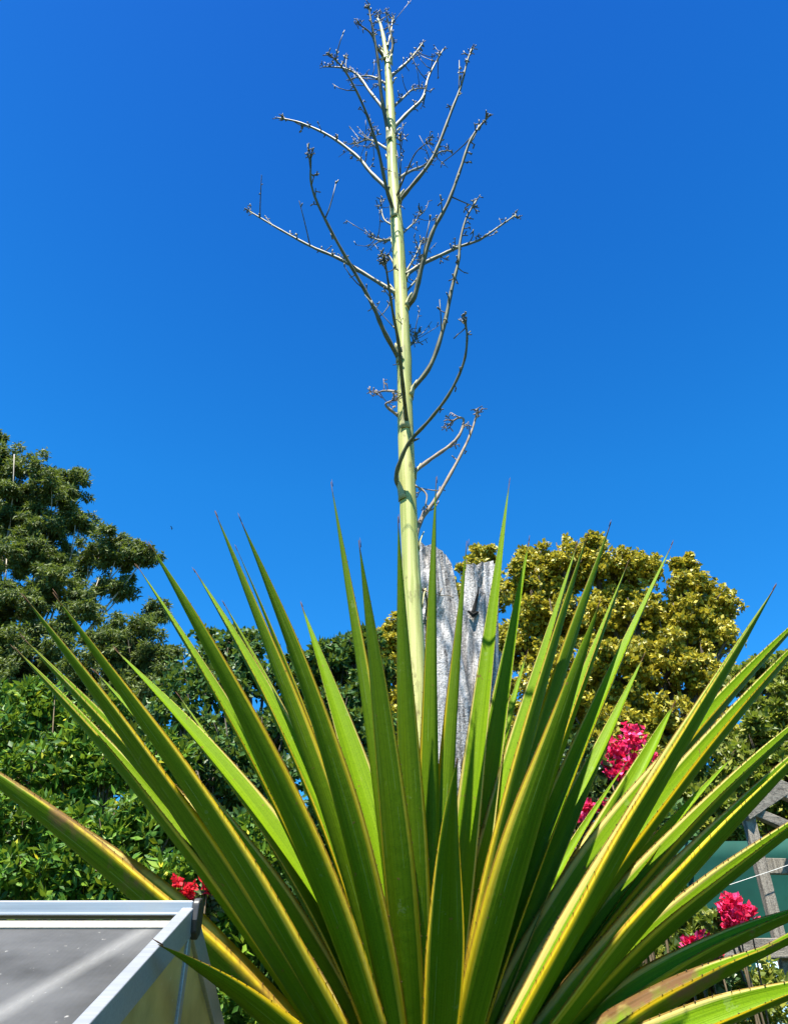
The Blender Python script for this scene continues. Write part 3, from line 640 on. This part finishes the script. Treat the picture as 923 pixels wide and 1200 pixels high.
# ------------------------------------------------------------------ the agave
YC = 2.6
CORE = at(500, 1345, YC)
agave = empty('agave', (CORE.x, CORE.y, 0)); tag(agave, 'giant yellow-edged agave with a tall branching flower stalk', 'agave')
mb = MB(); mb.tube([(CORE.x, CORE.y, -0.1), (CORE.x, CORE.y, 0.5), (CORE.x, CORE.y, 1.0), (CORE.x, CORE.y, CORE.z+0.05), (CORE.x, CORE.y, CORE.z+0.22)], [0.17, 0.15, 0.15, 0.13, 0.05], 14, wob=0.08)
mb.build('trunk', M['bark'], agave, smooth=True)
LOG = []
def agave_leaf(tip, mid, wp, dY, roll=0.0, chan=0.42, old=False, twist=0.0, rc=0.0, bow=0.0, bz=None, tipw=0.0, seed=None):
    T = at(tip[0], tip[1], YC+dY)
    h = Vector((T.x-CORE.x, T.y-CORE.y, 0)); hd = h.normalized() if h.length > 1e-4 else Vector((0, -1, 0))
    el = math.atan2(T.z-CORE.z, h.length)
    r0 = 0.035+0.085*math.cos(el)
    B = CORE + hd*r0 + Vector((0, 0, bz if bz is not None else 0.12*math.sin(el)**2-0.06*math.cos(el)))
    bpx = 1345.0
    a = math.hypot(mid[0]-500, mid[1]-bpx); b = math.hypot(tip[0]-mid[0], tip[1]-mid[1]); tm = a/(a+b)
    Ym = B.y+(T.y-B.y)*tm + bow
    Mp = at(mid[0], mid[1], Ym)
    C = (Mp-B*(1-tm)**2-T*tm**2)/(2*tm*(1-tm))
    pf = lambda t: (0.50+0.50*math.sin(t/0.48*math.pi/2)) if t < 0.48 else max(0.0, 1-((t-0.48)/0.52)**1.45)
    W = wp*mpp(mid[1], Ym)*0.5*1.0/pf(tm)
    L = (Mp-B).length+(T-Mp).length; LOG.append((tip, round(L, 2), round(W*2, 3)))
    roll += rc*(1 if hd.x > 0 else -1)
    rs = random.Random((seed if seed is not None else int(tip[0]*7+tip[1]*3)))
    ph1, ph2 = rs.uniform(0, 6), rs.uniform(0, 6)
    wavy = rs.uniform(0.004, 0.014); twist += rs.uniform(-14, 14)
    NV, NU = 56, 12
    V, F, UV = [], [], []; edges = ([], []); frames = []
    for i in range(NV+1):
        t = i/NV
        p = B*(1-t)**2+C*(2*t*(1-t))+T*t**2
        tg = ((C-B)*(1-t)+(T-C)*t).normalized()
        ref = Vector((0, 0, 1))-hd*1.0
        N = (ref-tg*ref.dot(tg)).normalized(); S = tg.cross(N)
        p = p+S*(wavy*math.sin(t*5.5+ph1)*t)+N*(wavy*0.8*math.sin(t*4.1+ph2)*t)
        ang = R(roll+twist*(t-0.4)); N, S = N*math.cos(ang)+S*math.sin(ang), S*math.cos(ang)-N*math.sin(ang)
        w = max(W*pf(t), 0.0018+tipw*W)
        ch = chan*(0.75+0.75*t)
        th = (0.020*(1-t)**1.5+0.0035)*min(1, w/0.02)
        row = []
        wav = 0.05*math.sin(t*11+ph1)+0.03*math.sin(t*23+ph2)
        for k in range(NU+1):                       # upper face
            u = k/NU*2-1; au = abs(u)
            x = u*w*(1-0.30*ch*au); z = ch*w*(au**1.45)*(1+wav*(1 if u > 0 else -1)*au)
            row.append((p+S*x+N*z, (u+1)/2, t))
        for k in range(1, NU):                      # lower face
            u = 1-k/NU*2; au = abs(u)
            x = u*w*(1-0.30*ch*au); z = ch*w*(au**1.45)*(1+wav*(1 if u > 0 else -1)*au) - th*(1-au**3)
            row.append((p+S*x+N*z, 2+(1-(u+1)/2), t))
        for q in row: V.append(q[0]); UV.append((q[1], q[2]))
        edges[0].append((row[0][0], -S, tg, N, w)); edges[1].append((row[NU][0], S, tg, N, w))
    n = NU*2
    for i in range(NV):
        for k in range(n):
            k2 = (k+1) % n; F.append((i*n+k, (i+1)*n+k, (i+1)*n+k2, i*n+k2))
    F.append(tuple(range(n))); F.append(tuple(NV*n+k for k in reversed(range(n))))
    me = bpy.data.meshes.new('m'); me.from_pydata([tuple(v) for v in V], [], F)
    uvl = me.uv_layers.new(name='UVMap'); data = []
    for poly in me.polygons:
        us = [UV[v][0] for v in poly.vertices]
        low = any(1.001 < q for q in us)
        for v in poly.vertices:
            u, vv = UV[v]
            if low and u <= 1.0: u = 2.0 if u > 0.5 else 3.0-1e-4
            data += [u, vv]
    uvl.data.foreach_set('uv', data); me.update()
    o = link('leaf', me, M['agave_old'] if old else M['agave'], agave)
    # hooked marginal teeth
    tv, tf = [], []
    for sd in (0, 1):
        acc = 0.0; nxt = rs.uniform(0.02, 0.05)
        for i in range(3, NV-4):
            a_, b_ = edges[sd][i], edges[sd][i+1]; seg = (b_[0]-a_[0]).length
            while acc+seg > nxt:
                f = (nxt-acc)/seg; p = a_[0].lerp(b_[0], f); out, tg, N = a_[1], a_[2], a_[3]
                s = rs.uniform(0.0026, 0.0052)*min(1.0, 0.5+a_[4]/0.05); hook = rs.choice((-1, 1, 1))*0.35
                bi = len(tv); p = p-out*0.0015
                tv += [p-tg*s*0.55, p+tg*s*0.55, p+N*s*0.35, p-N*s*0.35, p+(out*0.9+N*0.45+tg*hook*1.6).normalized()*s*1.1]
                tf += [(bi, bi+2, bi+4), (bi+2, bi+1, bi+4), (bi+1, bi+3, bi+4), (bi+3, bi, bi+4)]
                nxt += rs.uniform(0.016, 0.052)
            acc += seg
    if tv:
        q = link('margin_teeth', mesh(tv, tf), M['tooth'], o, smooth=False); q.location = (0, 0, 0); q['kind'] = 'stuff'
    # terminal spine
    mbs = MB(); d = (T-C).normalized(); mbs.tube([T-d*0.025, T-d*0.008, T+d*0.010], [0.0015, 0.0014, 0.0003], 6)
    q = mbs.build('tip_spine', M['tooth'], o, smooth=True); q.location = (0, 0, 0)
    return o

# tip pixel, pixel on the mid line, apparent width there, how far nearer (-) or farther the tip is than the heart
LV = [
 # left side, outermost first
 ((-95, 845), (122, 1020), 54, 0.10, dict(old=True, chan=0.8, rc=5)),
 ((14, 757), (165, 938), 36, 0.10, dict(rc=26, chan=0.7)),
 ((25, 744), (150, 885), 30, 0.0, dict(rc=22, chan=0.7)),
 ((27, 698), (168, 902), 44, -0.50, dict(rc=6, chan=0.55)),
 ((108, 784), (220, 918), 28, 0.20, dict(rc=34)),
 ((64, 693), (236, 952), 45, -0.62, dict(rc=6, chan=0.55)),
 ((134, 758), (270, 912), 36, 0.20, dict(rc=36, chan=0.3)),
 ((159, 662), (280, 862), 30, 0.0, dict(rc=28)),
 ((172, 636), (314, 907), 48, -0.60, dict(chan=0.5)),
 ((226, 666), (302, 805), 28, 0.15, dict(rc=24)),
 ((261, 705), (327, 838), 26, 0.30, {}),
 ((207, 812), (268, 905), 18, 0.45, {}),
 ((253, 600), (350, 858), 36, -0.25, dict(chan=0.6)),
 ((276, 640), (350, 825), 18, 0.05, {}),
 ((280, 604), (376, 877), 39, -0.60, dict(chan=0.5)),
 ((353, 706), (407, 862), 32, 0.45, dict(rc=20, chan=0.3)),
 ((379, 822), (412, 912), 18, 0.40, dict(rc=20, chan=0.3)),
 # centre
 ((389, 564), (427, 830), 28, -0.15, dict(chan=0.6)),
 ((422, 633), (450, 890), 36, -0.50, {}),
 ((467, 605), (478, 880), 32, -0.42, {}),
 ((512, 560), (507, 880), 31, -0.20, dict(chan=0.65)),
 ((549, 634), (532, 850), 25, -0.12, dict(chan=0.65)),
 ((541, 890), (529, 1040), 42, -0.65, {}),
 # right side
 ((597, 561), (562, 850), 27, 0.18, dict(chan=0.3, rc=50)),
 ((620, 629), (592, 800), 24, 0.30, dict(rc=36)),
 ((618, 762), (602, 832), 13, 0.65, {}),
 ((676, 634), (620, 835), 32, 0.20, dict(rc=16)),
 ((689, 624), (640, 805), 32, -0.15, {}),
 ((715, 611), (664, 775), 28, -0.05, dict(chan=0.6)),
 ((736, 657), (690, 790), 24, 0.25, {}),
 ((703, 703), (648, 890), 46, -0.55, dict(chan=0.5)),
 ((788, 634), (690, 860), 32, 0.30, dict(rc=18, chan=0.35)),
 ((755, 766), (708, 870), 22, 0.45, dict(rc=20, chan=0.35)),
 ((791, 822), (766, 875), 17, 0.65, dict(rc=20)),
 ((735, 893), (660, 1015), 16, 0.6, dict(rc=30)),
 ((908, 685), (767, 935), 41, -0.15, dict(rc=14, chan=0.75)),
 ((965, 700), (848, 832), 27, 0.40, dict(rc=24, chan=0.7)),
 ((975, 715), (815, 905), 36, 0.20, dict(rc=22, chan=0.75)),
 ((995, 800), (810, 978), 34, 0.30, dict(rc=24, chan=0.7)),
 ((990, 835), (805, 1030), 42, 0.0, dict(rc=16, chan=0.85)),
 ((1020, 905), (800, 1078), 38, 0.15, dict(rc=18, chan=0.85)),
 ((1010, 1045), (850, 1115), 34, 0.20, dict(rc=20, chan=0.75)),
 ((945, 1092), (840, 1148), 34, -0.10, dict(old=True, tipw=0.25, rc=14, chan=0.7)),
 ((1010, 1135), (890, 1180), 40, -0.25, dict(rc=34, chan=0.6)),
 ((830, 1125), (750, 1165), 34, 0.35, dict(old=True)),
 # pale inner leaves filling the gaps lower down
 ((330, 800), (400, 960), 24, 0.35, dict(rc=28, chan=0.3)),
 ((560, 800), (548, 960), 22, 0.30, dict(rc=30, chan=0.3)),
 ((640, 820), (600, 960), 24, 0.40, dict(rc=24, chan=0.3)),
 ((170, 880), (290, 1030), 26, 0.20, dict(rc=34, chan=0.4)),
 ((860, 880), (740, 1030), 30, 0.30, dict(rc=34, chan=0.4)),
 ((880, 1010), (740, 1105), 30, 0.25, dict(rc=34, chan=0.5)),
 # leaning to the viewer, low left
 ((182, 1102), (280, 1172), 44, -0.95, {}),
 # old leaves drooping round the foot, below the picture
 ((300, 1560), (390, 1440), 40, -0.25, dict(old=True)), ((420, 1700), (450, 1520), 44, -0.35, dict(old=True)), ((570, 1680), (545, 1510), 42, -0.35, dict(old=True)),
 ((700, 1540), (610, 1430), 40, -0.2, dict(old=True)), ((640, 1500), (570, 1420), 30, 0.3, dict(old=True)), ((330, 1480), (420, 1410), 30, 0.3, dict(old=True)),
]
for tip, mid, wp, dY, kw in LV: agave_leaf(tip, mid, wp, dY, **kw)

# flower stalk
SKY = YC+0.03
stalk_px = [(497, 1250), (491, 900), (487, 780), (483, 700), (478.5, 600), (475, 500), (472.5, 400), (466, 280), (460, 200), (456.5, 110), (452, 60), (446, 30), (442, 22)]
SR = [0.036, 0.036, 0.0355, 0.035, 0.0345, 0.034, 0.0335, 0.033, 0.031, 0.027, 0.017, 0.010, 0.005]
pts = [at(x, y, SKY) for x, y in stalk_px]
n = 90; path = smooth_path(pts, n); rad = [float(np.interp(i/(n-1)*(len(SR)-1), range(len(SR)), SR)) for i in range(n)]
mb = MB(); mb.tube(path, rad, 16)
# gentle ribbing along the stalk
for i in range(n):
    for k in range(16):
        v = mb.v[i*16+k]; c = path[i]; mb.v[i*16+k] = c+(v-c)*(1+0.05*math.sin(k*math.pi/2*1.0+i*0.03)+0.012*math.sin(i*0.9)+0.07*max(0.0, math.sin(i*0.62))**10)
stalk = mb.build('flower_stalk', M['stalk'], agave, smooth=True)
def spt(ypx):
    """stalk centre at the height seen at this pixel row"""
    return min(path, key=lambda p: abs((600-FPX*((p-Vector((0, 0, CAMZ))).dot(Vector((0, -SP, CP)))/(p-Vector((0, 0, CAMZ))).dot(Vector((0, CP, SP))))) - ypx))
def branch(px, dY, r=0.011, dry=False, twigs=1.0, tuft=True, bract=True, r1=0.35):
    r *= 0.86; m = len(px); P = []
    cum = [0.0]
    for i in range(1, m): cum.append(cum[-1]+math.hypot(px[i][0]-px[i-1][0], px[i][1]-px[i-1][1]))
    for (x, y), c in zip(px, cum):
        f = c/cum[-1]; P.append(at(x, y, SKY+(dY*(f**0.9))))
    # the foot is sunk in the stalk
    s0 = spt(px[0][1]); P[0] = P[0].lerp(s0, 0.45) if abs(px[0][0]-461) > 2 else s0
    nn = max(8, m*5); path_ = smooth_path(P, nn); mb = MB()
    rr = [r*(1-(1-r1)*i/(nn-1))*(1+0.10*math.sin(i*1.7)) for i in range(nn)]
    rr[0] = r*1.5
    mb.tube(path_, rr, 7)
    Lb = sum((path_[i+1]-path_[i]).length for i in range(nn-1))
    k = int(Lb*11*twigs)+2
    def twig(p, d, l, rad_):
        bend = Vector(unit(1)[0])*0.35*l
        q = [p, p+d*l*0.5+bend*0.3, p+d*l+bend+Vector((0, 0, 0.25*l))]
        mb.tube(smooth_path(q, 4), [rad_, rad_*0.8, rad_*0.7, rad_*0.5], 4)
        for j in range(random.randint(1, 3)):      # old flower stubs
            e = q[2].lerp(q[1], random.random()*0.7); dd = (Vector(unit(1)[0])+d*0.6).normalized()
            mb.tube([e, e+dd*random.uniform(0.012, 0.030)], [rad_*0.8, rad_*0.9], 4)
    for i in range(k):
        f = 0.25+0.75*((i+random.random())/k); j = min(int(f*(nn-1)), nn-2); p = path_[j]
        tg = (path_[j+1]-path_[j]).normalized(); d = (Vector(unit(1)[0])+tg*0.5+Vector((0, 0, 0.15))).normalized()
        long_ = random.random() < 0.22*twigs
        twig(p, d, random.uniform(0.10, 0.22) if long_ else random.uniform(0.018, 0.055), max(0.0028, r*0.30))
    if tuft:
        for i in range(7):
            p = path_[random.randint(int(nn*0.9), nn-1)]; tg = (path_[-1]-path_[-2]).normalized(); twig(p, (Vector(unit(1)[0])*0.8+tg).normalized(), random.uniform(0.015, 0.045), 0.0034)
    o = mb.build('branch', M['branch_dry'] if dry else M['branch'], stalk, smooth=True); o.location = (0, 0, 0)
    if bract:
        # papery bract clasping the stalk under the branch
        c = s0; d = (P[1]-s0); d.z = 0; d = d.normalized() if d.length > 1e-4 else Vector((0, -1, 0)); sd = d.cross(Vector((0, 0, 1)))
        bv, bf = [], []; rad0 = 0.036
        for i in range(5):
            f = i/4; wdt = 0.62*(1-f)+0.05; z = -0.03+0.10*f; off = rad0+0.001+0.024*f*f
            for k in range(5):
                a = (k/4-0.5)*2*wdt; bv.append(c+(d*math.cos(a)+sd*math.sin(a))*off+Vector((0, 0, z)))
        for i in range(4):
            for k in range(4): bf.append((i*5+k, i*5+k+1, (i+1)*5+k+1, (i+1)*5+k))
        q = link('bract', mesh(bv, bf), M['bract'], stalk); q.location = (0, 0, 0); sm = q.modifiers.new('s', 'SOLIDIFY'); sm.thickness = 0.004
    return o
BR = [
 ([(452, 222), (435, 203), (418, 183), (387, 160), (352, 144), (325, 138)], 0.1, 0.017, {}),
 ([(460, 256), (453, 222), (442, 172), (426, 125), (406, 86), (387, 64)], -0.55, 0.014, {}),
 ([(448, 134), (433, 107), (420, 89), (403, 80), (379, 78)], 0.15, 0.015, {}),
 ([(452, 99), (439, 91), (426, 89), (412, 92)], 0.3, 0.012, {}),
 ([(454, 160), (447, 114), (443, 73), (438, 42), (434, 21), (432, 8)], -0.35, 0.016, {}),
 ([(452, 72), (441, 54), (434, 39), (420, 28)], -0.2, 0.014, {}),
 ([(459, 80), (460, 54), (456, 33), (452, 15)], -0.15, 0.014, {}),
 ([(455, 56), (458, 38), (460, 21)], 0.1, 0.012, {}),
 ([(452, 50), (447, 34), (442, 18)], 0.05, 0.012, {}),
 ([(461, 89), (475, 75), (486, 63), (495, 51)], 0.15, 0.015, {}),
 ([(462, 130), (472, 115), (482, 106), (495, 103)], 0.35, 0.013, {}),
 ([(461, 152), (478, 132), (495, 115), (501, 93), (508, 78), (519, 58)], 0.15, 0.016, {}),
 ([(469, 240), (478, 223), (502, 193), (514, 169), (530, 127), (540, 101), (547, 73), (552, 58)], -0.35, 0.016, {}),
 ([(464, 210), (480, 201), (501, 192), (514, 179), (525, 176)], 0.4, 0.013, {}),
 ([(461, 236), (475, 204), (487, 179), (502, 166)], -0.3, 0.007, dict(bract=False)),
 ([(480, 363), (486, 346), (495, 309), (507, 271), (525, 237), (539, 199), (549, 169), (558, 153), (571, 138)], -0.4, 0.017, {}),
 ([(477, 323), (494, 310), (521, 297), (539, 289), (560, 282), (574, 273), (604, 252)], 0.15, 0.015, {}),
 ([(481, 461), (504, 429), (520, 382), (529, 339), (537, 306), (539, 283), (546, 256), (558, 235)], -0.25, 0.015, {}),
 ([(465, 576), (464, 560), (470, 537), (481, 516), (504, 491), (527, 460), (543, 425), (547, 394), (543, 372)], -0.45, 0.013, dict(twigs=0.6)),
 ([(485, 556), (503, 539), (527, 522), (539, 508), (543, 492), (536, 490), (524, 499)], 0.1, 0.012, dict(dry=True, twigs=0.5)),
 ([(489, 632), (494, 608), (511, 584), (534, 544), (551, 509), (560, 480)], 0.1, 0.014, dict(dry=True, twigs=0.6)),
 ([(486, 565), (498, 577), (499, 589), (490, 613)], -0.05, 0.006, dict(dry=True, twigs=0.4, bract=False, tuft=False)),
 ([(467, 427), (450, 389), (438, 361), (422, 331), (387, 269), (366, 222), (364, 186)], -0.55, 0.015, {}),
 ([(466, 349), (442, 330), (399, 304), (367, 290), (328, 269), (293, 248)], 0.1, 0.015, {}),
 ([(479, 505), (471, 443), (467, 403), (460, 365), (455, 332), (451, 306)], -0.6, 0.012, {}),
 ([(460, 276), (447, 282), (435, 278)], 0.2, 0.012, dict(twigs=3)),
 ([(461, 272), (450, 257), (446, 238)], 0.1, 0.008, dict(bract=False)),
 ([(455, 175), (434, 164), (418, 168)], 0.3, 0.012, dict(twigs=3)),
 ([(472, 273), (485, 261), (494, 249)], 0.3, 0.008, dict(bract=False)),
 ([(479, 318), (487, 299), (494, 282)], 0.2, 0.009, dict(bract=False)),
 ([(464, 457), (450, 458), (441, 461)], 0.15, 0.009, dict(dry=True, bract=False)),
 ([(464, 490), (452, 475), (460, 469)], -0.05, 0.010, dict(dry=True, bract=False)),
 ([(480, 408), (485, 400), (489, 391)], 0.3, 0.010, dict(bract=False, twigs=3)),
 ([(478, 345), (489, 325), (492, 305)], 0.2, 0.008, dict(bract=False)),
 ([(466, 260), (469, 207), (469, 166)], -0.3, 0.006, dict(bract=False)),
 ([(459, 330), (456, 300), (452, 306)], 0.1, 0.008, dict(bract=False)),
 ([(484, 700), (494, 690), (500, 705), (497, 730)], 0.08, 0.009, dict(dry=True, bract=True, twigs=0.6)),
]
for px, dY, r, kw in BR: branch(px, dY, r, **kw)
for a in LOG: print('LEAF', a)

# ------------------------------------------------------------------ a far bird
c = at(201, 619, 24.0); V = [c+Vector(v) for v in ((0.07, 0, 0.0), (0.03, 0.012, 0.006), (0.03, -0.012, 0.006), (-0.05, 0, 0), (-0.08, 0.01, 0.004), (-0.08, -0.01, 0.004), (0.0, 0.0, 0.014),
      (0.02, 0.09, 0.03), (-0.02, 0.09, 0.03), (-0.03, 0.15, 0.01), (0.02, -0.09, 0.03), (-0.02, -0.09, 0.03), (-0.03, -0.15, 0.01))]
F = [(0, 1, 6), (0, 6, 2), (1, 3, 6), (2, 6, 3), (0, 2, 1), (1, 2, 3), (3, 4, 5), (1, 7, 8), (1, 8, 6), (7, 9, 8), (2, 11, 10), (2, 6, 11), (10, 11, 12)]
b = link('flying_bird', mesh(V, F), M['bird'], smooth=False); tag(b, 'tiny dark bird flying far off in the clear blue sky', 'bird')
